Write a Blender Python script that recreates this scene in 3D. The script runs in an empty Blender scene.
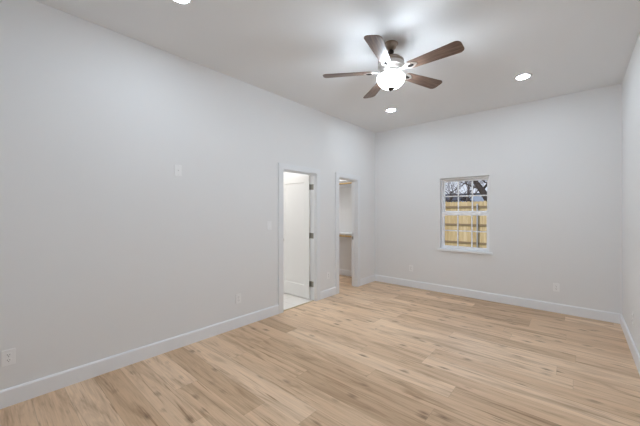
import bpy, bmesh, math, random
from mathutils import Vector, Matrix

C = bpy.context.scene.collection
SC = bpy.context.scene
PI = math.pi

# ------------------------------------------------------------------ camera
FPX = 295.5                      # focal length in pixels of the 640 wide frame
YAW = math.radians(41.11)         # turned left of +Y
CAM = Vector((3.151, 0.0, 1.424))
V0 = 211.6                       # pixel row of the horizon
cd = bpy.data.cameras.new('camera')
cam = bpy.data.objects.new('camera', cd)
C.objects.link(cam)
cd.sensor_width = 36.0
cd.lens = FPX / 640.0 * 36.0
cd.shift_y = (V0 - 213.0) / 640.0
cd.clip_start = 0.02
cd.clip_end = 400
cam.location = CAM
cam.rotation_euler = (PI / 2, 0, YAW)
SC.camera = cam
FWD = Vector((-math.sin(YAW), math.cos(YAW), 0))
RGT = Vector((math.cos(YAW), math.sin(YAW), 0))

# ------------------------------------------------------------------ world, sun, exposure
LAMP_CAN = 142.0
LAMP_BOWL = 62.0
LAMP_BULB = 105.0
SKY_STRENGTH = 0.88
SUN_ENERGY = 2.0
W = bpy.data.worlds.new('sky')
SC.world = W
W.use_nodes = True
wn = W.node_tree.nodes
wl = W.node_tree.links
wn.clear()
wo = wn.new('ShaderNodeOutputWorld')
wb = wn.new('ShaderNodeBackground')
wtc = wn.new('ShaderNodeTexCoord')
wsx = wn.new('ShaderNodeSeparateXYZ')
wr = wn.new('ShaderNodeValToRGB')
wr.color_ramp.elements[0].position = 0.0
wr.color_ramp.elements[0].color = (0.72, 0.76, 0.84, 1)
wr.color_ramp.elements[1].position = 0.5
wr.color_ramp.elements[1].color = (0.42, 0.55, 0.80, 1)
wl.new(wtc.outputs['Generated'], wsx.inputs[0])
wl.new(wsx.outputs['Z'], wr.inputs[0])
wl.new(wr.outputs[0], wb.inputs[0])
wb.inputs[1].default_value = SKY_STRENGTH
wl.new(wb.outputs[0], wo.inputs[0])

sl = bpy.data.lights.new('sun', 'SUN')
sl.energy = SUN_ENERGY
sl.angle = math.radians(0.6)
sl.color = (1.0, 0.95, 0.88)
so = bpy.data.objects.new('sun', sl)
C.objects.link(so)
so.rotation_euler = (math.radians(50), 0, math.radians(-28))

SC.view_settings.view_transform = 'Standard'
SC.view_settings.look = 'None'
SC.view_settings.gamma = 1.0
SC.view_settings.use_curve_mapping = False
SC.view_settings.exposure = 0.33
SC.cycles.use_denoising = True
SC.cycles.max_bounces = 16
SC.cycles.diffuse_bounces = 10
SC.cycles.sample_clamp_indirect = 6.0

# ------------------------------------------------------------------ helpers
def px(u, v, x=None, y=None, z=None):
    """point of the place seen at pixel (u, v) that lies on the plane x=, y= or z="""
    d = FWD * FPX + RGT * (u - 320.0) + Vector((0, 0, V0 - v))
    if x is not None:
        t = (x - CAM.x) / d.x
    elif y is not None:
        t = (y - CAM.y) / d.y
    else:
        t = (z - CAM.z) / d.z
    return CAM + d * t


def box(bm, x0, x1, y0, y1, z0, z1):
    vs = [bm.verts.new((x, y, z)) for z in (z0, z1) for y in (y0, y1) for x in (x0, x1)]
    for f in ((0, 2, 3, 1), (4, 5, 7, 6), (0, 1, 5, 4), (2, 6, 7, 3), (0, 4, 6, 2), (1, 3, 7, 5)):
        bm.faces.new([vs[i] for i in f])
    return vs


def lathe(bm, prof, seg=40, c=(0, 0, 0), cap=True):
    """revolve (radius, z) pairs round the z axis"""
    rings = []
    for r, z in prof:
        if r < 1e-5:
            rings.append([bm.verts.new((c[0], c[1], c[2] + z))])
        else:
            rings.append([bm.verts.new((c[0] + r * math.cos(2 * PI * k / seg), c[1] + r * math.sin(2 * PI * k / seg), c[2] + z)) for k in range(seg)])
    for a, b in zip(rings, rings[1:]):
        for k in range(seg):
            k2 = (k + 1) % seg
            if len(a) == 1 and len(b) == 1:
                continue
            if len(a) == 1:
                bm.faces.new((a[0], b[k], b[k2]))
            elif len(b) == 1:
                bm.faces.new((a[k], b[0], a[k2]))
            else:
                bm.faces.new((a[k], b[k], b[k2], a[k2]))
    if cap:
        for r in (rings[0], rings[-1]):
            if len(r) > 2:
                bm.faces.new(r)


def tube(bm, pts, rads, seg=10, cap=True):
    rings = []
    n = len(pts)
    for i, p in enumerate(pts):
        p = Vector(p)
        t = (Vector(pts[min(i + 1, n - 1)]) - Vector(pts[max(i - 1, 0)])).normalized()
        a = t.cross(Vector((0, 0, 1)))
        if a.length < 1e-3:
            a = t.cross(Vector((1, 0, 0)))
        a.normalize()
        b = t.cross(a)
        r = rads[i] if hasattr(rads, '__len__') else rads
        rings.append([bm.verts.new(p + (a * math.cos(2 * PI * k / seg) + b * math.sin(2 * PI * k / seg)) * r) for k in range(seg)])
    for a, b in zip(rings, rings[1:]):
        for k in range(seg):
            bm.faces.new((a[k], a[(k + 1) % seg], b[(k + 1) % seg], b[k]))
    if cap:
        bm.faces.new(rings[0])
        bm.faces.new(rings[-1])


def plate(bm, outline, z0, z1):
    """prism of a 2D outline"""
    lo = [bm.verts.new((x, y, z0)) for x, y in outline]
    hi = [bm.verts.new((x, y, z1)) for x, y in outline]
    bm.faces.new(lo[::-1])
    bm.faces.new(hi)
    n = len(lo)
    for k in range(n):
        bm.faces.new((lo[k], lo[(k + 1) % n], hi[(k + 1) % n], hi[k]))


def rrect(w, h, r, n=5):
    pts = []
    for cx, cy, a0 in ((w / 2 - r, h / 2 - r, 0), (-w / 2 + r, h / 2 - r, 90), (-w / 2 + r, -h / 2 + r, 180), (w / 2 - r, -h / 2 + r, 270)):
        for k in range(n + 1):
            a = math.radians(a0 + 90 * k / n)
            pts.append((cx + r * math.cos(a), cy + r * math.sin(a)))
    return pts


def xform(bm, m):
    bmesh.ops.transform(bm, matrix=m, verts=bm.verts)


def obj(name, bm, mat=None, parent=None, smooth=False, bevel=0.0, seg=2):
    bmesh.ops.recalc_face_normals(bm, faces=bm.faces)
    me = bpy.data.meshes.new(name)
    bm.to_mesh(me)
    bm.free()
    if mat:
        me.materials.append(mat)
    if smooth:
        for p in me.polygons:
            p.use_smooth = True
    o = bpy.data.objects.new(name, me)
    C.objects.link(o)
    if bevel:
        b = o.modifiers.new('bevel', 'BEVEL')
        b.width = bevel
        b.segments = seg
        b.limit_method = 'ANGLE'
    if smooth:
        try:
            w = o.modifiers.new('wn', 'WEIGHTED_NORMAL')
            for e in me.edges:
                pass
        except Exception:
            pass
    if parent:
        o.parent = parent
    return o


def sharp(o, ang=35):
    """smooth faces, sharp at edges steeper than ang"""
    me = o.data
    bm = bmesh.new()
    bm.from_mesh(me)
    for e in bm.edges:
        if len(e.link_faces) == 2 and e.calc_face_angle(0) > math.radians(ang):
            e.smooth = False
    bm.to_mesh(me)
    bm.free()
    return o


def empty(name, loc=(0, 0, 0), rz=0.0):
    o = bpy.data.objects.new(name, None)
    C.objects.link(o)
    o.location = loc
    o.rotation_euler = (0, 0, rz)
    o.empty_display_size = 0.1
    return o


def tag(o, label=None, cat=None, group=None, kind=None):
    if label:
        o['label'] = label
    if cat:
        o['category'] = cat
    if group:
        o['group'] = group
    if kind:
        o['kind'] = kind
    return o


def struct(o, label, cat):
    return tag(o, label, cat, None, 'structure')


def copy_tree(o, parent=None):
    c = o.copy()
    C.objects.link(c)
    if parent:
        c.parent = parent
    for ch in list(o.children):
        copy_tree(ch, c)
    return c


# ------------------------------------------------------------------ materials
def mat(name, col=(0.8, 0.8, 0.8), rough=0.5, metal=0.0, spec=0.5):
    m = bpy.data.materials.new(name)
    m.use_nodes = True
    b = m.node_tree.nodes['Principled BSDF']
    b.inputs['Base Color'].default_value = (*col, 1)
    b.inputs['Roughness'].default_value = rough
    b.inputs['Metallic'].default_value = metal
    b.inputs['Specular IOR Level'].default_value = spec
    return m


def N(m, t, **kw):
    n = m.node_tree.nodes.new(t)
    for k, v in kw.items():
        setattr(n, k, v)
    return n


def L(m, a, b):
    m.node_tree.links.new(a, b)


def math_node(m, op, a, b=None, c=None):
    n = N(m, 'ShaderNodeMath', operation=op)
    for i, v in enumerate((a, b, c)):
        if v is None:
            continue
        if isinstance(v, (int, float)):
            n.inputs[i].default_value = v
        else:
            L(m, v, n.inputs[i])
    return n.outputs[0]


def ramp(m, fac, stops):
    n = N(m, 'ShaderNodeValToRGB')
    e = n.color_ramp.elements
    while len(e) < len(stops):
        e.new(0.5)
    for k, (p, c) in enumerate(stops):
        e[k].position = p
        e[k].color = (*c, 1)
    L(m, fac, n.inputs[0])
    return n.outputs[0]


def mixc(m, fac, a, b, mode='MIX'):
    n = N(m, 'ShaderNodeMix', data_type='RGBA', blend_type=mode)
    for s, v in ((n.inputs[0], fac), (n.inputs[6], a), (n.inputs[7], b)):
        if isinstance(v, (int, float)):
            s.default_value = v
        elif isinstance(v, tuple):
            s.default_value = (*v, 1)
        else:
            L(m, v, s)
    return n.outputs[2]


def paint(name, col, rough, bump=0.04, scale=160.0):
    m = mat(name, col, rough, 0, 0.3)
    b = m.node_tree.nodes['Principled BSDF']
    tc = N(m, 'ShaderNodeTexCoord')
    nz = N(m, 'ShaderNodeTexNoise')
    nz.inputs['Scale'].default_value = scale
    nz.inputs['Detail'].default_value = 3
    L(m, tc.outputs['Object'], nz.inputs['Vector'])
    bp = N(m, 'ShaderNodeBump')
    bp.inputs['Strength'].default_value = bump
    bp.inputs['Distance'].default_value = 0.002
    L(m, nz.outputs[0], bp.inputs['Height'])
    L(m, bp.outputs[0], b.inputs['Normal'])
    return m


M_WALL = paint('wall_paint', (0.80, 0.80, 0.80), 0.75, 0.01)
M_CEIL = paint('ceiling_paint', (0.79, 0.80, 0.81), 0.85, 0.01)
M_TRIM = paint('trim_paint', (0.85, 0.865, 0.89), 0.38, 0.01, 60)
M_CASING = paint('casing_paint', (0.80, 0.81, 0.825), 0.38, 0.01, 60)
M_DOOR = paint('door_paint', (0.84, 0.83, 0.81), 0.4, 0.01, 60)
M_VINYL = mat('window_vinyl', (0.93, 0.935, 0.95), 0.35)
M_PLATE = mat('plate_plastic', (0.87, 0.87, 0.87), 0.3)
M_SLOT = mat('slot_dark', (0.03, 0.03, 0.03), 0.6)
M_SCREW = mat('screw_metal', (0.7, 0.7, 0.7), 0.3, 0.8)
M_HINGE = mat('aged_nickel', (0.36, 0.34, 0.30), 0.4, 0.8)
M_NICKEL = mat('brushed_nickel', (0.31, 0.25, 0.205), 0.33, 1.0)
M_SATIN_GLARE = mat('satin_nickel_and_glare', (0.66, 0.63, 0.60), 0.35, 0.9)  # knob metal; on the fan its paleness stands in for lamp glare
M_MEDAL = mat('dark_medallion', (0.018, 0.014, 0.012), 0.8, 0, 0.1)
M_BRONZE = mat('dark_bronze', (0.05, 0.04, 0.033), 0.45, 0.6)
M_PINE = mat('pine_wood', (0.62, 0.44, 0.20), 0.5)
M_TILE = mat('pale_tile', (0.78, 0.75, 0.70), 0.35)
M_BRASS = mat('threshold_strip', (0.55, 0.45, 0.28), 0.35, 0.6)


def wood_grain(m, scale, c0, c1):
    b = m.node_tree.nodes['Principled BSDF']
    tc = N(m, 'ShaderNodeTexCoord')
    mp = N(m, 'ShaderNodeMapping')
    mp.inputs['Scale'].default_value = scale
    L(m, tc.outputs['Object'], mp.inputs[0])
    nz = N(m, 'ShaderNodeTexNoise')
    nz.inputs['Scale'].default_value = 1.0
    nz.inputs['Detail'].default_value = 6
    nz.inputs['Roughness'].default_value = 0.65
    nz.inputs['Distortion'].default_value = 0.6
    L(m, mp.outputs[0], nz.inputs['Vector'])
    L(m, ramp(m, nz.outputs[0], [(0.32, c0), (0.68, c1)]), b.inputs['Base Color'])


wood_grain(M_PINE, (3, 40, 40), (0.50, 0.33, 0.13), (0.70, 0.52, 0.26))
M_BLADE = mat('blade_wood', (0.2, 0.12, 0.08), 0.42)
wood_grain(M_BLADE, (5, 70, 20), (0.062, 0.036, 0.026), (0.215, 0.135, 0.097))


def floor_material():
    m = mat('oak_vinyl_planks', (0.6, 0.45, 0.3), 0.42, 0, 0.6)
    b = m.node_tree.nodes['Principled BSDF']
    tc = N(m, 'ShaderNodeTexCoord')
    sp = N(m, 'ShaderNodeSeparateXYZ')
    L(m, tc.outputs['Object'], sp.inputs[0])
    X, Y = sp.outputs['X'], sp.outputs['Y']
    PW, PL = 0.1905, 1.83
    yr = math_node(m, 'DIVIDE', math_node(m, 'ADD', Y, 10 * PW - 0.2515), PW)
    row = math_node(m, 'FLOOR', yr)
    fy = math_node(m, 'FRACT', yr)
    w1 = N(m, 'ShaderNodeTexWhiteNoise', noise_dimensions='1D')
    L(m, row, w1.inputs['W'])
    xr = math_node(m, 'ADD', math_node(m, 'DIVIDE', X, PL), math_node(m, 'MULTIPLY', w1.outputs['Value'], 11.7))
    col = math_node(m, 'FLOOR', xr)
    fx = math_node(m, 'FRACT', xr)
    cv = N(m, 'ShaderNodeCombineXYZ')
    L(m, row, cv.inputs[0])
    L(m, col, cv.inputs[1])
    w2 = N(m, 'ShaderNodeTexWhiteNoise', noise_dimensions='2D')
    L(m, cv.outputs[0], w2.inputs['Vector'])
    rnd = w2.outputs['Value']
    # grain coordinates: stretched along the plank, shifted for each plank
    def grain(sx, sy, detail, dist, off):
        g = N(m, 'ShaderNodeCombineXYZ')
        L(m, math_node(m, 'MULTIPLY', X, sx), g.inputs[0])
        L(m, math_node(m, 'MULTIPLY', Y, sy), g.inputs[1])
        L(m, math_node(m, 'MULTIPLY_ADD', rnd, 91.0, off), g.inputs[2])
        nz = N(m, 'ShaderNodeTexNoise')
        nz.inputs['Scale'].default_value = 1.0
        nz.inputs['Detail'].default_value = detail
        nz.inputs['Roughness'].default_value = 0.6
        nz.inputs['Distortion'].default_value = dist
        L(m, g.outputs[0], nz.inputs['Vector'])
        return nz.outputs[0]
    base = ramp(m, rnd, [(0.0, (0.56, 0.372, 0.222)), (0.3, (0.69, 0.480, 0.305)), (0.7, (0.77, 0.556, 0.372)), (1.0, (0.82, 0.612, 0.425))])
    broad = grain(1.1, 9.0, 4, 1.2, 0.0)
    c = mixc(m, 1.0, base, ramp(m, broad, [(0.28, (0.62, 0.55, 0.47)), (0.5, (1, 1, 1)), (0.75, (1.10, 1.10, 1.10))]), 'MULTIPLY')
    fine = grain(3.0, 85.0, 5, 0.4, 13.0)
    c = mixc(m, 1.0, c, ramp(m, fine, [(0.3, (0.84, 0.82, 0.80)), (0.55, (1, 1, 1)), (0.8, (1.06, 1.06, 1.06))]), 'MULTIPLY')
    streak = grain(0.8, 26.0, 3, 1.8, 31.0)
    c = mixc(m, 1.0, c, ramp(m, streak, [(0.28, (0.56, 0.46, 0.37)), (0.40, (1, 1, 1))]), 'MULTIPLY')
    # knots
    g = N(m, 'ShaderNodeCombineXYZ')
    L(m, math_node(m, 'MULTIPLY', X, 4.2), g.inputs[0])
    L(m, math_node(m, 'MULTIPLY', Y, 9.0), g.inputs[1])
    L(m, math_node(m, 'MULTIPLY', rnd, 37.0), g.inputs[2])
    vo = N(m, 'ShaderNodeTexVoronoi', feature='F1')
    vo.inputs['Scale'].default_value = 1.0
    L(m, g.outputs[0], vo.inputs['Vector'])
    kn = math_node(m, 'ADD', vo.outputs['Distance'], math_node(m, 'MULTIPLY', math_node(m, 'SUBTRACT', fine, 0.5), 0.55))
    sc = N(m, 'ShaderNodeSeparateColor')
    L(m, vo.outputs['Color'], sc.inputs[0])
    on = math_node(m, 'GREATER_THAN', sc.outputs[0], 0.30)
    kf = ramp(m, kn, [(0.02, (1, 1, 1)), (0.10, (0.6, 0.6, 0.6)), (0.26, (0, 0, 0))])
    kfac = math_node(m, 'MULTIPLY', math_node(m, 'MULTIPLY', kf, on), 0.85)
    c = mixc(m, kfac, c, (0.20, 0.11, 0.055))
    # seams
    ey = math_node(m, 'MINIMUM', fy, math_node(m, 'SUBTRACT', 1.0, fy))
    ex = math_node(m, 'MULTIPLY', math_node(m, 'MINIMUM', fx, math_node(m, 'SUBTRACT', 1.0, fx)), PL / PW)
    e = math_node(m, 'MINIMUM', ex, ey)
    seam = math_node(m, 'LESS_THAN', e, 0.0085)
    c = mixc(m, math_node(m, 'MULTIPLY', seam, 0.30), c, (0.20, 0.12, 0.07))
    L(m, c, b.inputs['Base Color'])
    L(m, ramp(m, fine, [(0.3, (0.44, 0.44, 0.44)), (0.7, (0.34, 0.34, 0.34))]), b.inputs['Roughness'])
    bp = N(m, 'ShaderNodeBump')
    bp.inputs['Strength'].default_value = 0.12
    bp.inputs['Distance'].default_value = 0.002
    L(m, math_node(m, 'SUBTRACT', fine, math_node(m, 'MULTIPLY', seam, 0.8)), bp.inputs['Height'])
    L(m, bp.outputs[0], b.inputs['Normal'])
    return m


M_FLOOR = floor_material()


def emit(name, col, strength):
    m = bpy.data.materials.new(name)
    m.use_nodes = True
    nt = m.node_tree
    nt.nodes.clear()
    o = nt.nodes.new('ShaderNodeOutputMaterial')
    e = nt.nodes.new('ShaderNodeEmission')
    e.inputs[0].default_value = (*col, 1)
    e.inputs[1].default_value = strength
    nt.links.new(e.outputs[0], o.inputs[0])
    return m


M_LENS = emit('lit_lens', (0.80, 0.92, 1.04), LAMP_CAN)
M_BOWL = emit('lit_frosted_glass', (0.80, 0.92, 1.04), LAMP_BOWL)
M_BULB = emit('lit_bulb', (0.86, 0.94, 1.02), LAMP_BULB)

# ------------------------------------------------------------------ room shell
RW, RY0, RY1, H = 3.571, -0.30, 5.34, 3.05      # right wall, wall behind the camera, back wall, ceiling
WT = 0.106                                       # wall thickness
DH = 2.026                                       # head height of the openings
D1 = (2.798, 3.520)                              # bathroom doorway along the left wall
D2 = (4.094, 4.686)                              # closet doorway
WX = (1.312, 2.084)                              # window opening in the back wall
WZ = (0.772, 2.006)
XB = -1.95                                       # far wall of bathroom and closet

bm = bmesh.new()
box(bm, 0.0, RW, RY0, RY1, -0.10, 0.0)
box(bm, -0.03, 0.0, D1[0], D1[1], -0.10, 0.0)
box(bm, -WT, 0.0, D2[0], D2[1], -0.10, 0.0)
box(bm, XB, -WT, 3.90, RY1, -0.10, 0.0)
struct(obj('floor', bm, M_FLOOR), 'light oak plank floor running through the room and closet', 'floor')

bm = bmesh.new()
box(bm, XB - WT, -0.03, D1[0], D1[1], -0.10, -0.002)
box(bm, XB - WT, -WT, 1.9, D1[0], -0.10, -0.002)
box(bm, XB - WT, -WT, D1[1], 3.80, -0.10, -0.002)
tl = obj('floor_bathroom', bm, M_TILE)
struct(tl, 'pale tile floor beyond the open white door', 'floor')
b_ = M_TILE.node_tree.nodes['Principled BSDF']
tc_ = N(M_TILE, 'ShaderNodeTexCoord')
br_ = N(M_TILE, 'ShaderNodeTexBrick')
br_.offset = 0.0
br_.inputs['Color1'].default_value = (0.80, 0.77, 0.73, 1)
br_.inputs['Color2'].default_value = (0.77, 0.74, 0.69, 1)
br_.inputs['Mortar'].default_value = (0.62, 0.59, 0.55, 1)
br_.inputs['Scale'].default_value = 1.0
br_.inputs['Brick Width'].default_value = 0.45
br_.inputs['Row Height'].default_value = 0.45
br_.inputs['Mortar Size'].default_value = 0.004
L(M_TILE, tc_.outputs['Object'], br_.inputs['Vector'])
L(M_TILE, br_.outputs['Color'], b_.inputs['Base Color'])

bm = bmesh.new()
box(bm, XB - WT, RW + WT, RY0 - WT, RY1 + 0.17, H, H + 0.12)
struct(obj('ceiling', bm, M_CEIL), 'flat white ceiling with round recessed lights', 'ceiling')

bm = bmesh.new()
y0 = RY0
for (a, b) in (D1, D2):
    box(bm, -WT, 0, y0, a, -0.1, H)
    box(bm, -WT, 0, a, b, DH, H)
    y0 = b
box(bm, -WT, 0, y0, RY1, -0.1, H)
struct(obj('wall_left', bm, M_WALL), 'long white wall with the two doorways', 'wall')

bm = bmesh.new()
BT = 0.17
for (x0, x1, z0, z1) in ((XB - WT, WX[0], -0.1, H), (WX[1], RW + WT, -0.1, H), (WX[0], WX[1], -0.1, WZ[0]), (WX[0], WX[1], WZ[1], H)):
    box(bm, x0, x1, RY1, RY1 + BT, z0, z1)
struct(obj('wall_back', bm, M_WALL), 'white wall with the small window', 'wall')

bm = bmesh.new()
box(bm, RW, RW + WT, RY0, RY1, -0.1, H)
struct(obj('wall_right', bm, M_WALL), 'white wall at the right edge', 'wall')
bm = bmesh.new()
box(bm, -WT, RW + WT, RY0 - WT, RY0, -0.1, H)
struct(obj('wall_front', bm, M_WALL), 'white wall behind the viewpoint', 'wall')
bm = bmesh.new()
box(bm, XB - WT, -WT, 3.80, 3.90, -0.1, H)
struct(obj('wall_between', bm, M_WALL), 'white partition between bathroom and closet', 'wall')
bm = bmesh.new()
box(bm, XB - WT, XB, 1.9, 3.80, -0.1, H)
box(bm, XB - WT, XB, 3.90, RY1, -0.1, H)
box(bm, XB - WT, -WT, 1.8, 1.9, -0.1, H)
struct(obj('wall_outer', bm, M_WALL), 'white walls of the bathroom and closet', 'wall')

# baseboards: tall board with eased top
BH, BD = 0.128, 0.016


def board(bm, p, q, n):
    """p, q: ends on the wall line; n: normal into the room"""
    prof = [(0, 0.0), (BD, 0.0), (BD, BH - 0.012), (BD - 0.005, BH - 0.002), (BD - 0.007, BH), (0, BH)]
    p, q, n = Vector((*p, 0)), Vector((*q, 0)), Vector((*n, 0))
    a = [bm.verts.new(p + n * d + Vector((0, 0, z))) for d, z in prof]
    b = [bm.verts.new(q + n * d + Vector((0, 0, z))) for d, z in prof]
    bm.faces.new(a)
    bm.faces.new(b)
    k = len(prof)
    for i in range(k):
        bm.faces.new((a[i], a[(i + 1) % k], b[(i + 1) % k], b[i]))


CW, CT = 0.080, 0.018        # casing width and thickness
bm = bmesh.new()
board(bm, (0, RY0), (0, D1[0] - CW), (1, 0))
board(bm, (0, D1[1] + CW), (0, D2[0] - CW), (1, 0))
board(bm, (0, D2[1] + CW), (0, RY1), (1, 0))
struct(obj('baseboard_left', bm, M_TRIM), 'tall white baseboard broken by the doorways', 'baseboard')
bm = bmesh.new()
board(bm, (BD, RY1), (RW - BD, RY1), (0, -1))
struct(obj('baseboard_back', bm, M_TRIM), 'tall white baseboard under the window', 'baseboard')
bm = bmesh.new()
board(bm, (RW, RY0), (RW, RY1), (-1, 0))
struct(obj('baseboard_right', bm, M_TRIM), 'tall white baseboard at the right edge', 'baseboard')
bm = bmesh.new()
board(bm, (XB, RY1), (-WT, RY1), (0, -1))
struct(obj('baseboard_closet', bm, M_TRIM), 'white baseboard inside the closet', 'baseboard')


def door_trim(name, d, label, stop_x):
    bm = bmesh.new()
    a, b = d
    for x0, x1 in ((0, CT), (-WT - CT, -WT)):
        box(bm, x0, x1, a - CW, a + 0.010, 0.0, DH - 0.004)
        box(bm, x0, x1, b - 0.010, b + CW, 0.0, DH - 0.004)
        box(bm, x0, x1, a - CW, b + CW, DH - 0.004, DH + CW)
    o = obj(name, bm, M_CASING, bevel=0.003)
    struct(o, label, 'door trim')
    bm = bmesh.new()
    J = 0.016
    box(bm, -WT, 0, a, a + J, 0, DH - J)
    box(bm, -WT, 0, b - J, b, 0, DH - J)
    box(bm, -WT, 0, a, b, DH - J, DH)
    s0, s1 = stop_x
    box(bm, s0, s1, a + J, a + J + 0.011, 0, DH - J - 0.011)
    box(bm, s0, s1, b - J - 0.011, b - J, 0, DH - J - 0.011)
    box(bm, s0, s1, a + J, b - J, DH - J - 0.011, DH - J)
    obj('jamb', bm, M_CASING, o)
    return o


trim1 = door_trim('trim_1', D1, 'white casing around the bathroom doorway', (-0.034, -0.012))
trim2 = door_trim('trim_2', D2, 'white casing around the narrow closet doorway', (-0.070, -0.035))
bm = bmesh.new()
zs = 0.920
box(bm, -0.105, -0.073, D2[1] - 0.0175, D2[1] - 0.0155, zs - 0.03, zs + 0.03)
box(bm, -0.114, -0.104, D2[1] - 0.0175, D2[1] - 0.0155, zs - 0.016, zs + 0.016)
obj('strike_plate', bm, M_HINGE, trim2)
bm = bmesh.new()
box(bm, -0.045, -0.015, D1[0] + 0.016, D1[1] - 0.016, 0.0, 0.006)
struct(obj('trim_3', bm, M_BRASS, bevel=0.002), 'thin metal threshold strip in the bathroom doorway', 'threshold')

# ------------------------------------------------------------------ the open door, hinged on the far jamb
DT, DW, DZ0, DZ1 = 0.035, 0.684, 0.012, 2.008
HX = -WT - 0.004
door = empty('door_1', (HX, D1[1] - 0.016, 0))
struct(door, 'open white single panel door swung into the bathroom', 'door')


def door_mesh():
    bm = bmesh.new()
    st, tr, brl = 0.105, 0.105, 0.205
    xa, xb = -DW, -0.002
    ya, yb = -DT, -0.002
    box(bm, xa, xa + st, ya, yb, DZ0, DZ1)
    box(bm, xb - st, xb, ya, yb, DZ0, DZ1)
    box(bm, xa + st, xb - st, ya, yb, DZ0, DZ0 + brl)
    box(bm, xa + st, xb - st, ya, yb, DZ1 - tr, DZ1)
    # recessed panel with sloped sticking
    pa, pb, za, zb = xa + st, xb - st, DZ0 + brl, DZ1 - tr
    for y, s in ((ya, 1), (yb, -1)):
        o = [bm.verts.new(v) for v in ((pa, y, za), (pb, y, za), (pb, y, zb), (pa, y, zb))]
        k = 0.012
        i = [bm.verts.new(v) for v in ((pa + k, y + s * 0.008, za + k), (pb - k, y + s * 0.008, za + k), (pb - k, y + s * 0.008, zb - k), (pa + k, y + s * 0.008, zb - k))]
        for q in range(4):
            bm.faces.new((o[q], o[(q + 1) % 4], i[(q + 1) % 4], i[q]))
        bm.faces.new(i)
    return bm


obj('door_slab', door_mesh(), M_DOOR, door)
for zc in (0.255, 1.035, 1.820):
    bm = bmesh.new()
    hh = 0.044
    tube(bm, [(0.004, 0.002, zc - hh), (0.004, 0.002, zc + hh)], 0.0065, 12)          # knuckle
    box(bm, 0.004, 0.085, -0.0025, -0.0002, zc - hh, zc + hh)                           # leaf on the jamb
    box(bm, -0.0015, 0.001, -DT + 0.002, -0.001, zc - hh, zc + hh)                       # leaf on the door edge
    hg = obj('hinge', bm, M_HINGE, door)
    hg['label'] = 'aged nickel hinge'
bm = bmesh.new()
for s in (-1, 1):
    yf = -DT if s < 0 else -0.002
    lathe(bm, [(0.0, 0.0), (0.031, 0.0), (0.031, 0.006), (0.012, 0.009), (0.011, 0.03), (0.022, 0.036), (0.027, 0.048), (0.024, 0.058), (0.0, 0.062)], 24)
    vs = [v for v in bm.verts if not v.tag]
    mtx = Matrix.Translation((-DW + 0.06, yf, 0.93)) @ Matrix.Rotation(PI / 2 if s < 0 else -PI / 2, 4, 'X')
    bmesh.ops.transform(bm, matrix=mtx, verts=vs)
    for v in bm.verts:
        v.tag = True
obj('door_knob', bm, M_SATIN_GLARE, door, smooth=True)

# ------------------------------------------------------------------ window
win = empty('window_1', ((WX[0] + WX[1]) / 2, RY1, WZ[0]))
struct(win, 'small white double hung window with grilles in the back wall', 'window')


def wpart(name, bm, m, parent=win, **kw):
    xform(bm, Matrix.Translation((-win.location.x, -win.location.y, -win.location.z)))
    return obj(name, bm, m, parent, **kw)


def ring(bm, x0, x1, z0, z1, y0, y1, t, tb=None):
    tb = tb or t
    box(bm, x0, x0 + t, y0, y1, z0, z1)
    box(bm, x1 - t, x1, y0, y1, z0, z1)
    box(bm, x0 + t, x1 - t, y0, y1, z1 - t, z1)
    box(bm, x0 + t, x1 - t, y0, y1, z0, z0 + tb)


FX0, FX1, FZ0, FZ1 = WX[0] + 0.003, WX[1] - 0.003, WZ[0] + 0.002, WZ[1] - 0.003
bm = bmesh.new()
ring(bm, FX0, FX1, FZ0, FZ1, RY1 + 0.055, RY1 + 0.13, 0.026, 0.012)
wpart('window_frame', bm, M_VINYL, bevel=0.002)
ZM = 1.400                                        # meeting rail
M_GLASS = mat('window_glass', (1, 1, 1), 0.0)
M_GLASS.node_tree.nodes['Principled BSDF'].inputs['Transmission Weight'].default_value = 1.0
M_GLASS.node_tree.nodes['Principled BSDF'].inputs['IOR'].default_value = 1.05


def sash(z0, z1, y0, y1, rb, rt):
    bm = bmesh.new()
    x0, x1, s = FX0 + 0.027, FX1 - 0.027, 0.022
    box(bm, x0, x0 + s, y0, y1, z0, z1)
    box(bm, x1 - s, x1, y0, y1, z0, z1)
    box(bm, x0 + s, x1 - s, y0, y1, z0, z0 + rb)
    box(bm, x0 + s, x1 - s, y0, y1, z1 - rt, z1)
    so_ = wpart('sash', bm, M_VINYL, bevel=0.002)
    gx0, gx1, gz0, gz1 = x0 + s, x1 - s, z0 + rb, z1 - rt
    ym = (y0 + y1) / 2
    bm = bmesh.new()
    g = 0.0095
    zc = (gz0 + gz1) / 2
    xs = [gx0 + (gx1 - gx0) * k / 3 for k in (1, 2)]
    for x in xs:
        box(bm, x - g, x + g, ym - 0.008, ym + 0.008, gz0, gz1)
    edges = [gx0, xs[0] - g, xs[0] + g, xs[1] - g, xs[1] + g, gx1]
    for k in (0, 2, 4):
        box(bm, edges[k], edges[k + 1], ym - 0.008, ym + 0.008, zc - g, zc + g)
    wpart('grille', bm, M_VINYL, so_)
    bm = bmesh.new()
    box(bm, gx0 - 0.004, gx1 + 0.004, ym - 0.002, ym + 0.002, gz0 - 0.004, gz1 + 0.004)
    wpart('pane', bm, M_GLASS, so_)


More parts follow.
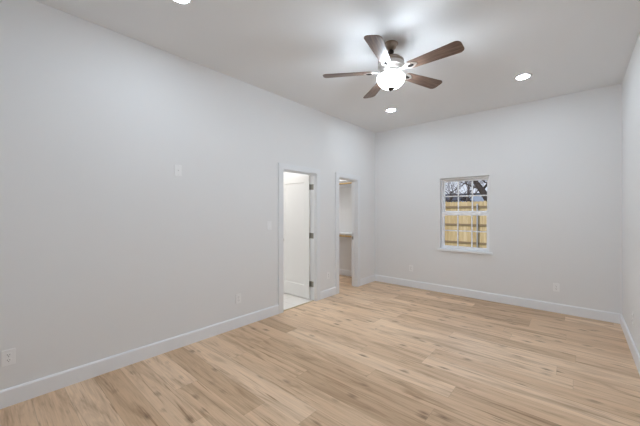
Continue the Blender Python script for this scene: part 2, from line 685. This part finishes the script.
sash(ZM - 0.022, FZ1 - 0.027, RY1 + 0.098, RY1 + 0.124, 0.059, 0.030)      # upper, outer track
sash(FZ0 + 0.013, ZM + 0.018, RY1 + 0.066, RY1 + 0.093, 0.040, 0.060)      # lower, inner track
bm = bmesh.new()
xm = (FX0 + FX1) / 2
box(bm, xm - 0.025, xm + 0.025, RY1 + 0.070, RY1 + 0.090, ZM + 0.018, ZM + 0.026)
lathe(bm, [(0.0, 0.0), (0.010, 0.0), (0.010, 0.010), (0.0, 0.012)], 16, (xm, RY1 + 0.080, ZM + 0.026))
wpart('sash_lock', bm, M_VINYL)
bm = bmesh.new()
box(bm, WX[0] - 0.035, WX[1] + 0.05, RY1 - 0.035, RY1 + 0.0, WZ[0] - 0.032, WZ[0] + 0.002)
box(bm, WX[0] + 0.001, WX[1] - 0.001, RY1 - 0.001, RY1 + 0.055, WZ[0] - 0.0, WZ[0] + 0.002)
wpart('window_sill', bm, M_TRIM, bevel=0.003)

# ------------------------------------------------------------------ wall plates
def to_wall(wall, u, z):
    """matrix that puts local (x right, y up, z out) on a wall"""
    if wall == 'left':      # normal +x, right as seen = +y
        return Matrix(((0, 0, 1, 0.0), (1, 0, 0, u), (0, 1, 0, z), (0, 0, 0, 1)))
    if wall == 'back':      # normal -y, right = +x
        return Matrix(((1, 0, 0, u), (0, 0, -1, RY1), (0, 1, 0, z), (0, 0, 0, 1)))
    return Matrix(((0, 0, -1, RW), (-1, 0, 0, u), (0, 1, 0, z), (0, 0, 0, 1)))     # right wall


def plate_body():
    bm = bmesh.new()
    o = rrect(0.072, 0.117, 0.005)
    i = rrect(0.066, 0.111, 0.004)
    lo = [bm.verts.new((x, y, 0.0)) for x, y in o]
    mi = [bm.verts.new((x, y, 0.0055)) for x, y in o]
    hi = [bm.verts.new((x, y, 0.0065)) for x, y in i]
    n = len(o)
    for a, b in ((lo, mi), (mi, hi)):
        for k in range(n):
            bm.faces.new((a[k], a[(k + 1) % n], b[(k + 1) % n], b[k]))
    bm.faces.new(hi)
    bm.faces.new(lo[::-1])
    return bm


def screw(root, y):
    bm = bmesh.new()
    lathe(bm, [(0.0035, 0.0062), (0.0033, 0.0072), (0, 0.0075)], 12, (0, y, 0))
    obj('screw', bm, M_SCREW, root)


def outlet():
    root = empty('wall_outlet')
    obj('cover_plate', plate_body(), M_PLATE, root)
    for s in (-1, 1):
        bm = bmesh.new()
        cy = s * 0.0195
        pts = []
        for k in range(32):
            a = 2 * PI * k / 32
            pts.append((0.0172 * math.cos(a), cy + max(-0.0135, min(0.0135, 0.0172 * math.sin(a)))))
        plate(bm, pts, 0.006, 0.0085)
        rc = obj('receptacle', bm, M_PLATE, root)
        bm = bmesh.new()
        box(bm, -0.0075, -0.0050, cy - 0.001, cy + 0.008, 0.0083, 0.0089)
        box(bm, 0.0050, 0.0075, cy - 0.001, cy + 0.007, 0.0083, 0.0089)
        lathe(bm, [(0.0028, 0.0083), (0.0028, 0.0089)], 12, (0, cy - 0.0075, 0))
        sl_ = obj('slot', bm, M_SLOT, rc)
        sl_['label'] = 'dark plug slots'
    screw(root, 0)
    return root


proto = outlet()
spots = [('left', px(8.5, 356, x=0.0), 'white wall outlet lowest on the long wall, nearest the viewer'),
         ('left', px(238.2, 298, x=0.0), 'white wall outlet on the long wall just left of the bathroom doorway'),
         ('left', px(328.3, 279.5, x=0.0), 'white wall outlet on the wall strip between the two doorways'),
         ('back', px(411, 270, y=RY1), 'white wall outlet on the back wall left of the window'),
         ('back', px(556.3, 286.5, y=RY1), 'white wall outlet on the back wall right of the window'),
         ('right', px(633.5, 313, x=RW), 'white wall outlet on the wall at the right edge')]
for i, (wl_, p, lab) in enumerate(spots):
    o = proto if i == 0 else copy_tree(proto)
    o.matrix_world = to_wall(wl_, p.x if wl_ == 'back' else p.y, 0.353)
    tag(o, lab, 'outlet', 'outlets low on the walls')

tvp = empty('television_plate')
obj('cover_plate', plate_body(), M_PLATE, tvp)
bm = bmesh.new()
plate(bm, rrect(0.034, 0.066, 0.003), 0.006, 0.008)
ins = obj('insert', bm, M_PLATE, tvp)
bm = bmesh.new()
lathe(bm, [(0.0065, 0.0078), (0.0065, 0.012), (0.0045, 0.012), (0.0045, 0.016), (0.0, 0.016)], 12)
obj('cable_jack', bm, M_SCREW, ins)
screw(tvp, 0.048)
screw(tvp, -0.048)
p = px(178, 170.5, x=0.0)
tvp.matrix_world = to_wall('left', p.y, p.z)
tag(tvp, 'small white wall plate mounted high on the long wall', 'wall plate')

sw = empty('light_switch')
obj('cover_plate', plate_body(), M_PLATE, sw)
bm = bmesh.new()
vs = box(bm, -0.0165, 0.0165, -0.033, 0.033, 0.0055, 0.0075)
for v in vs:
    if v.co.z > 0.007:
        v.co.z += 0.0035 * (0.5 + v.co.y / 0.066)
obj('rocker', bm, M_PLATE, sw)
screw(sw, 0.048)
screw(sw, -0.048)
p = px(269.2, 225.5, x=0.0)
sw.matrix_world = to_wall('left', p.y, p.z)
tag(sw, 'white rocker light switch beside the bathroom door casing', 'light switch')

# ------------------------------------------------------------------ ceiling lights
def can_light():
    root = empty('recessed_light')
    bm = bmesh.new()
    lathe(bm, [(0.064, -0.005), (0.070, -0.009), (0.086, -0.007), (0.092, 0.0), (0.064, 0.0), (0.064, -0.005)], 48, cap=False)
    obj('trim_ring', bm, M_PLATE, root, smooth=True)
    bm = bmesh.new()
    lathe(bm, [(0.0, -0.014), (0.035, -0.0135), (0.056, -0.011), (0.0635, -0.007), (0.0635, -0.0005), (0.0, -0.0005)], 48)
    obj('lens', bm, M_LENS, root)['label'] = 'glowing white lens'
    return root


cp = can_light()
for i, (p, lab) in enumerate([(px(523, 76.5, z=H), 'glowing round recessed ceiling light right of the fan'),
                              (px(391, 110, z=H), 'glowing round recessed ceiling light just below the fan bowl, near the far corner'),
                              (px(180, -4, z=H), 'glowing round recessed ceiling light cut by the top edge, left of the fan'),
                              (Vector((2.65, 0.98, H)), 'glowing round recessed ceiling light nearest the viewpoint')]):
    o = cp if i == 0 else copy_tree(cp)
    o.location = (p.x, p.y, H)
    tag(o, lab, 'ceiling light', 'recessed ceiling lights')

# flush lights in the side rooms; the bathroom one is added to brighten it
def flush_light(x, y, lab, strength):
    root = empty('flush_light', (x, y, H))
    bm = bmesh.new()
    lathe(bm, [(0.0, 0.0), (0.15, 0.0), (0.15, -0.02), (0.14, -0.025), (0.0, -0.025)], 40)
    obj('fixture_base', bm, M_PLATE, root)
    bm = bmesh.new()
    lathe(bm, [(0.138, -0.025), (0.13, -0.05), (0.09, -0.075), (0.04, -0.085), (0.0, -0.087)], 40, cap=False)
    obj('diffuser', bm, emit('diffuser_' + lab.split()[-1], (0.96, 0.95, 0.93), strength), root, smooth=True)
    tag(root, lab, 'ceiling light')


flush_light(-1.0, 2.9, 'unseen round ceiling light added to brighten the bathroom', 72.0)
flush_light(-1.1, 4.45, 'round flush ceiling light in the closet', 44.0)

# ------------------------------------------------------------------ closet fittings
def closet_shelf(z, lab):
    root = empty('closet_shelf', (-1.0, RY1, z))
    bm = bmesh.new()
    box(bm, XB + 1.0, -WT + 1.0 - 0.003, -0.305, -0.002, 0.0, 0.019)
    obj('board', bm, M_TRIM, root, bevel=0.002)
    bm = bmesh.new()
    box(bm, XB + 1.0, -WT + 1.0 - 0.003, -0.020, -0.002, -0.085, -0.001)
    obj('cleat', bm, M_TRIM, root)
    tag(root, lab, 'shelf', 'closet shelves')


def closet_rod(z, lab):
    root = empty('clothes_rod', (-1.0, RY1 - 0.28, z))
    bm = bmesh.new()
    tube(bm, [(XB + 1.0 + 0.004, 0, 0), (-WT + 1.0 - 0.006, 0, 0)], 0.017, 20)
    obj('pole', bm, M_PINE, root, smooth=True)
    for x0, x1 in ((XB + 1.0 + 0.001, XB + 1.012), (-WT + 1.0 - 0.014, -WT + 1.0 - 0.002)):
        bm = bmesh.new()
        tube(bm, [(x0, 0, 0), (x1, 0, 0)], 0.027, 20)
        obj('socket', bm, M_TRIM, root)
    tag(root, lab, 'clothes rod', 'closet rods')


closet_shelf(2.065, 'white closet shelf at head height')
closet_rod(2.02, 'pale wooden clothes rod under the upper closet shelf')
closet_shelf(0.945, 'white closet shelf at waist height')
closet_rod(0.905, 'pale wooden clothes rod under the lower closet shelf')

# ------------------------------------------------------------------ ceiling fan
fan = empty('ceiling_fan', (1.786, 2.609, H))
tag(fan, 'five blade wooden ceiling fan with lit frosted bowl and nickel fittings', 'ceiling fan')
bm = bmesh.new()
lathe(bm, [(0.0, 0.0), (0.066, 0.0), (0.068, -0.006), (0.066, -0.012), (0.056, -0.016), (0.053, -0.028), (0.046, -0.046), (0.026, -0.056), (0.022, -0.060), (0.0, -0.060)], 48)
cn = sharp(obj('canopy', bm, M_NICKEL, fan, smooth=True))
bm = bmesh.new()
lathe(bm, [(0.0, -0.056), (0.013, -0.056), (0.013, -0.155), (0.0, -0.155)], 24)
obj('downrod', bm, M_BRONZE, fan, smooth=True)
bm = bmesh.new()
lathe(bm, [(0.012, -0.066), (0.026, -0.070), (0.030, -0.082), (0.024, -0.094), (0.012, -0.096)], 32, cap=False)
obj('rod_coupling', bm, M_BRONZE, fan, smooth=True)
bm = bmesh.new()
lathe(bm, [(0.0, -0.120), (0.022, -0.120), (0.026, -0.132), (0.070, -0.140), (0.098, -0.150), (0.104, -0.156), (0.104, -0.162), (0.110, -0.166),
           (0.122, -0.172), (0.124, -0.190), (0.120, -0.192), (0.120, -0.196), (0.0, -0.196)], 64)
sharp(obj('motor_lid', bm, M_NICKEL, fan, smooth=True))['label'] = 'bronzed upper housing'
bm = bmesh.new()
lathe(bm, [(0.0, -0.196), (0.122, -0.196), (0.124, -0.199), (0.124, -0.230), (0.118, -0.236), (0.104, -0.242), (0.100, -0.262), (0.080, -0.272), (0.0, -0.272)], 64)
sharp(obj('motor_housing', bm, M_SATIN_GLARE, fan, smooth=True))  # paler than the lid: overexposed glare put into the metal colour
bm = bmesh.new()
lathe(bm, [(0.0, -0.270), (0.088, -0.270), (0.090, -0.284), (0.066, -0.292), (0.060, -0.300), (0.058, -0.325), (0.040, -0.335), (0.0, -0.336)], 56)
sharp(obj('light_fitter', bm, M_SATIN_GLARE, fan, smooth=True))  # pale metal here too, for the glare around the bowl
bowl_prof = [(0.126, -0.322), (0.131, -0.327)] + [(0.131 * math.cos(t * PI / 28), -0.333 - 0.103 * math.sin(t * PI / 28)) for t in range(14)] + [(0.0, -0.436)]
bm = bmesh.new()
lathe(bm, bowl_prof, 56, cap=False)
bowl = obj('bowl_shade', bm, M_BOWL, fan, smooth=True)
bowl['label'] = 'glowing frosted glass bowl'
bm = bmesh.new()
lathe(bm, [(0.126, -0.322)] + [(max(r - 0.005, 0.0), z + 0.005) for r, z in bowl_prof[1:]], 56, cap=False)
obj('bowl_inside', bm, M_PLATE, bowl, smooth=True)
for k in range(3):
    a = math.radians(30 + 120 * k)
    bm = bmesh.new()
    lathe(bm, [(0.0, 0.048), (0.011, 0.046), (0.012, 0.026), (0.022, 0.012), (0.027, -0.004), (0.022, -0.020), (0.010, -0.028), (0.0, -0.030)], 20)
    xform(bm, Matrix.Translation((0.050 * math.cos(a), 0.050 * math.sin(a), -0.362)))
    obj('bulb', bm, M_BULB, fan, smooth=True)
bm = bmesh.new()
lathe(bm, [(0.0, -0.434), (0.034, -0.427), (0.038, -0.435), (0.024, -0.443), (0.010, -0.448), (0.011, -0.453), (0.007, -0.458), (0.0, -0.460)], 24)
obj('finial', bm, M_BRONZE, fan, smooth=True)

BLZ = -0.272
PITCH = math.radians(-12)


def blade_outline():
    pts = []
    # root (x=0.205) narrower, tip (x=0.665) broad with rounded corners
    x0, x1, w0, w1, r = 0.180, 0.662, 0.053, 0.075, 0.045
    for k in range(7):
        a = math.radians(-90 + 90 * k / 6)
        pts.append((x1 - r + r * math.cos(a), -w1 + r + r * math.sin(a)))
    for k in range(7):
        a = math.radians(90 * k / 6)
        pts.append((x1 - r + r * math.cos(a), w1 - r + r * math.sin(a)))
    r2 = 0.03
    for k in range(6):
        a = math.radians(90 + 90 * k / 5)
        pts.append((x0 + r2 + r2 * math.cos(a), w0 - r2 + r2 * math.sin(a)))
    for k in range(6):
        a = math.radians(180 + 90 * k / 5)
        pts.append((x0 + r2 + r2 * math.cos(a), -w0 + r2 + r2 * math.sin(a)))
    return pts


def blade_bm():
    bm = bmesh.new()
    plate(bm, blade_outline(), -0.003, 0.003)
    return bm


def iron_bm():
    bm = bmesh.new()
    half = [(0.085, 0.020), (0.120, 0.014), (0.145, 0.016), (0.165, 0.030), (0.182, 0.039), (0.210, 0.040), (0.235, 0.030), (0.255, 0.016), (0.268, 0.0)]
    out = half + [(x, -y) for x, y in half[-2::-1]]
    plate(bm, out, -0.009, -0.0032)
    return bm


def medal_bm():
    bm = bmesh.new()
    for (a, b, z0, z1) in ((0.031, 0.017, -0.013, -0.009), (0.022, 0.011, -0.0155, -0.013)):
        plate(bm, [(0.205 + a * math.cos(t * PI / 12), b * math.sin(t * PI / 12)) for t in range(24)], z0, z1)
    return bm


me_blade = me_iron = me_medal = None
for k in range(5):
    ang = math.radians(-3 + 72 * k)
    rot = Matrix.Translation((0, 0, BLZ)) @ Matrix.Rotation(ang, 4, 'Z') @ Matrix.Rotation(PITCH, 4, 'X')
    if k == 0:
        bl = obj('blade', blade_bm(), M_BLADE, fan, bevel=0.0015)
        ir = obj('blade_iron', iron_bm(), M_SATIN_GLARE, fan, bevel=0.0015)  # irons paled in colour to look blown out by the lamp
        md = obj('medallion', medal_bm(), M_MEDAL, ir)
        md['label'] = 'dark oval medallion'
        b0, i0 = bl, ir
    else:
        bl = copy_tree(b0, fan)
        ir = copy_tree(i0, fan)
    bl.matrix_local = rot
    ir.matrix_local = rot

# ------------------------------------------------------------------ outdoors
M_GRASS = mat('dry_lawn', (0.20, 0.19, 0.09), 0.95)
wood_grain(M_GRASS, (2, 2, 2), (0.14, 0.15, 0.06), (0.30, 0.26, 0.14))
bm = bmesh.new()
box(bm, -30, 25, RY1 + 0.18, 80, -0.35, -0.15)
struct(obj('ground', bm, M_GRASS), 'lawn outside the window', 'ground')

M_FENCE = mat('yellow_pine', (0.62, 0.46, 0.22), 0.75)


def fence_mat(m):
    b = m.node_tree.nodes['Principled BSDF']
    tc = N(m, 'ShaderNodeTexCoord')
    sp = N(m, 'ShaderNodeSeparateXYZ')
    L(m, tc.outputs['Object'], sp.inputs[0])
    k = math_node(m, 'FLOOR', math_node(m, 'DIVIDE', sp.outputs['X'], 0.146))
    w = N(m, 'ShaderNodeTexWhiteNoise', noise_dimensions='1D')
    L(m, k, w.inputs['W'])
    mp = N(m, 'ShaderNodeMapping')
    mp.inputs['Scale'].default_value = (18, 18, 2.0)
    L(m, tc.outputs['Object'], mp.inputs[0])
    nz = N(m, 'ShaderNodeTexNoise')
    nz.inputs['Detail'].default_value = 5
    nz.inputs['Scale'].default_value = 1.0
    L(m, mp.outputs[0], nz.inputs['Vector'])
    c = ramp(m, w.outputs['Value'], [(0.0, (0.56, 0.42, 0.22)), (0.5, (0.65, 0.51, 0.29)), (1.0, (0.74, 0.60, 0.38))])
    c = mixc(m, 1.0, c, ramp(m, nz.outputs[0], [(0.3, (0.78, 0.72, 0.62)), (0.6, (1, 1, 1))]), 'MULTIPLY')
    L(m, c, b.inputs['Base Color'])


fence_mat(M_FENCE)
M_RAIL = mat('treated_rail', (0.26, 0.19, 0.11), 0.8)
M_GALV = mat('galvanized_post', (0.55, 0.56, 0.60), 0.4, 0.7)
FY = 12.9
fence = empty('wooden_fence', (-4.0, FY, -0.15))
tag(fence, 'yellow board fence with long rails outside the window', 'fence')
bm = bmesh.new()
fx = -5.0
n = 0
rnd = random.Random(4)
while fx < 9.0:
    hgt = 1.955 + rnd.uniform(-0.012, 0.012)
    x0, x1 = fx, fx + 0.141
    o = [(x0, 0), (x1, 0), (x1, hgt - 0.03), (x1 - 0.03, hgt), (x0 + 0.03, hgt), (x0, hgt - 0.03)]
    a = [bm.verts.new((x, 0.0, z + 0.03)) for x, z in o]
    b = [bm.verts.new((x, 0.018, z + 0.03)) for x, z in o]
    bm.faces.new(a)
    bm.faces.new(b)
    for k in range(6):
        bm.faces.new((a[k], a[(k + 1) % 6], b[(k + 1) % 6], b[k]))
    fx += 0.146
obj('board_panel', bm, M_FENCE, fence)
for v in (206.9, 224.6, 242.3):
    z = px(463, v, y=FY - 0.02).z + 0.15
    bm = bmesh.new()
    box(bm, -5.0, 9.05, -0.040, -0.001, z - 0.036, z + 0.036)
    obj('rail', bm, M_RAIL, fence)
for u in (477.3, 431.0, 523):
    x = px(u, 220, y=FY - 0.07).x + 4.0
    bm = bmesh.new()
    tube(bm, [(x, -0.072, -0.1), (x, -0.072, 1.84)], 0.030, 16)
    lathe(bm, [(0.034, 1.83), (0.034, 1.85), (0.02, 1.88), (0, 1.885)], 16, (x, -0.072, 0))
    obj('post', bm, M_GALV, fence, smooth=True)['label'] = 'round grey metal post'

# neighbouring house beyond the fence
M_SIDING = mat('pale_siding', (0.34, 0.40, 0.52), 0.6)
M_SHINGLE = mat('dark_shingles', (0.07, 0.07, 0.085), 0.9)
M_FASCIA = mat('dark_fascia', (0.10, 0.10, 0.11), 0.6)

# bare trees
M_BARK = mat('dark_bark', (0.055, 0.042, 0.038), 0.9)
wood_grain(M_BARK, (30, 30, 6), (0.03, 0.022, 0.02), (0.10, 0.08, 0.07))
M_BARK2 = mat('grey_bark', (0.13, 0.11, 0.11), 0.9)
wood_grain(M_BARK2, (30, 30, 6), (0.07, 0.055, 0.055), (0.18, 0.15, 0.15))


def limb(bm, p, d, length, r, depth, rng, bend=0.25, seg=5, up=0.12):
    pts, rads = [p.copy()], [r]
    steps = 4
    q = p.copy()
    dd = d.normalized()
    for k in range(steps):
        dd = (dd + Vector((rng.uniform(-bend, bend), rng.uniform(-bend, bend), rng.uniform(-bend, bend) + up * 0.5))).normalized()
        q = q + dd * (length / steps)
        pts.append(q.copy())
        rads.append(r * (1 - 0.45 * (k + 1) / steps))
    tube(bm, pts, rads, seg if r > 0.02 else 3, cap=False)
    if depth <= 0:
        return
    kids = 3 if depth > 1 else 4
    for k in range(kids):
        i = rng.choice((2, 3, 4)) if k else 4
        ax = Vector((rng.uniform(-1, 1), rng.uniform(-1, 1), rng.uniform(-0.5, 1))).normalized()
        nd = (dd * 0.75 + ax * 0.8).normalized()
        limb(bm, pts[i], nd, length * rng.uniform(0.55, 0.78), rads[i] * 0.68, depth - 1, rng, bend, seg, up)


def tree(name, trunk_pts, trunk_r, starts, seed, m, lab, depth=4, group='bare trees beyond the fence'):
    rng = random.Random(seed)
    base = Vector(trunk_pts[0])
    root = empty(name, base)
    tag(root, lab, 'tree', group)
    bm = bmesh.new()
    tube(bm, [Vector(p) - base for p in trunk_pts], trunk_r, 12)
    obj('trunk', bm, m, root, smooth=True)
    bm = bmesh.new()
    for (p, d, ln, r) in starts:
        limb(bm, Vector(p) - base, Vector(d), ln, r, depth, rng)
    obj('branches', bm, m, root)


TY = 16.0
g0 = px(503, 240, y=TY)
t_pts = [Vector((g0.x, TY, -0.25)), px(500, 215, y=TY), px(489, 201, y=TY), px(482, 190.5, y=TY), px(475.5, 182, y=TY), px(469, 170, y=TY)]
tree('bare_tree', t_pts, [0.26, 0.2, 0.17, 0.145, 0.115, 0.08],
     [(t_pts[2], (0.3, 0.1, 1), 1.6, 0.07), (t_pts[3], (0.7, 0.0, 0.8), 1.5, 0.06), (t_pts[4], (0.5, 0.2, 0.9), 1.3, 0.05),
      (t_pts[4], (-0.7, 0.2, 0.5), 1.4, 0.05), (t_pts[5], (-0.3, 0, 1), 1.5, 0.05), (t_pts[3], (-0.6, 0.3, 0.4), 1.3, 0.04)], 7, M_BARK,
     'bare tree with a thick dark leaning trunk at the right of the window view', 3)


def upright(u, Y, seed, lab, h, r, depth=4):
    b = px(u, 213, y=Y)
    base = Vector((b.x, Y, -0.25))
    top = base + Vector((0.15, 0, h))
    mid = base + Vector((-0.05, 0, h * 0.5))
    st = []
    rng = random.Random(seed + 50)
    for k in range(15):
        a = 2 * PI * k / 15 + rng.uniform(-.3, .3)
        f = rng.uniform(0.5, 1.0)
        p = base.lerp(top, f)
        st.append((p, (math.cos(a), math.sin(a), rng.uniform(0.5, 1.1)), rng.uniform(1.5, 2.1), r * 0.32))
    tree('bare_tree', [base, mid, top], [r * 1.3, r, r * 0.6], st, seed, M_BARK2, lab, depth)


upright(449, 23.0, 3, 'bare fine twigged grey tree at the left of the window view', 3.2, 0.10, 5)
upright(467, 31.0, 11, 'bare fine twigged grey tree in the middle of the window view', 4.2, 0.12, 5)

# neighbour: low pale building with dark roof edge, and a darker roofed shed left of it
HY = 44.0
def bld(name, u0, u1, ve, vtop, Y, lab, wall_m, roof_m, dep=4.0):
    a, b = px(u0, ve, y=Y), px(u1, ve, y=Y)
    t = px(u0, vtop, y=Y).z
    root = empty(name, ((a.x + b.x) / 2, Y, -0.15))
    hw = (b.x - a.x) / 2
    ze = a.z + 0.15
    zt = t + 0.15
    bm = bmesh.new()
    box(bm, -hw + 0.15, hw - 0.15, 0.25, dep, 0, ze - 0.02)
    obj('wall', bm, wall_m, root)
    bm = bmesh.new()
    v = [bm.verts.new(q) for q in ((-hw, 0, ze), (hw, 0, ze), (hw, dep / 2, zt), (-hw, dep / 2, zt), (-hw, dep + 0.25, ze), (hw, dep + 0.25, ze))]
    w = [bm.verts.new(q.co + Vector((0, 0, -0.12))) for q in v]
    for f in ((0, 1, 2, 3), (3, 2, 5, 4)):
        bm.faces.new([v[i] for i in f])
        bm.faces.new([w[i] for i in f][::-1])
    for i, j in ((0, 1), (1, 2), (2, 5), (5, 4), (4, 3), (3, 0)):
        bm.faces.new((v[i], v[j], w[j], w[i]))
    obj('roof', bm, roof_m, root)
    tag(root, lab, 'building')


bld('house', 458.5, 520, 193.6, 192.6, HY, 'pale low house with a thin dark roof edge beyond the fence', M_SIDING, M_FASCIA, 6)
bld('shed', 425, 459.6, 200.9, 193.8, 37.0, 'dark roofed shed beyond the fence at the left of the window', M_SIDING, M_SHINGLE, 5)
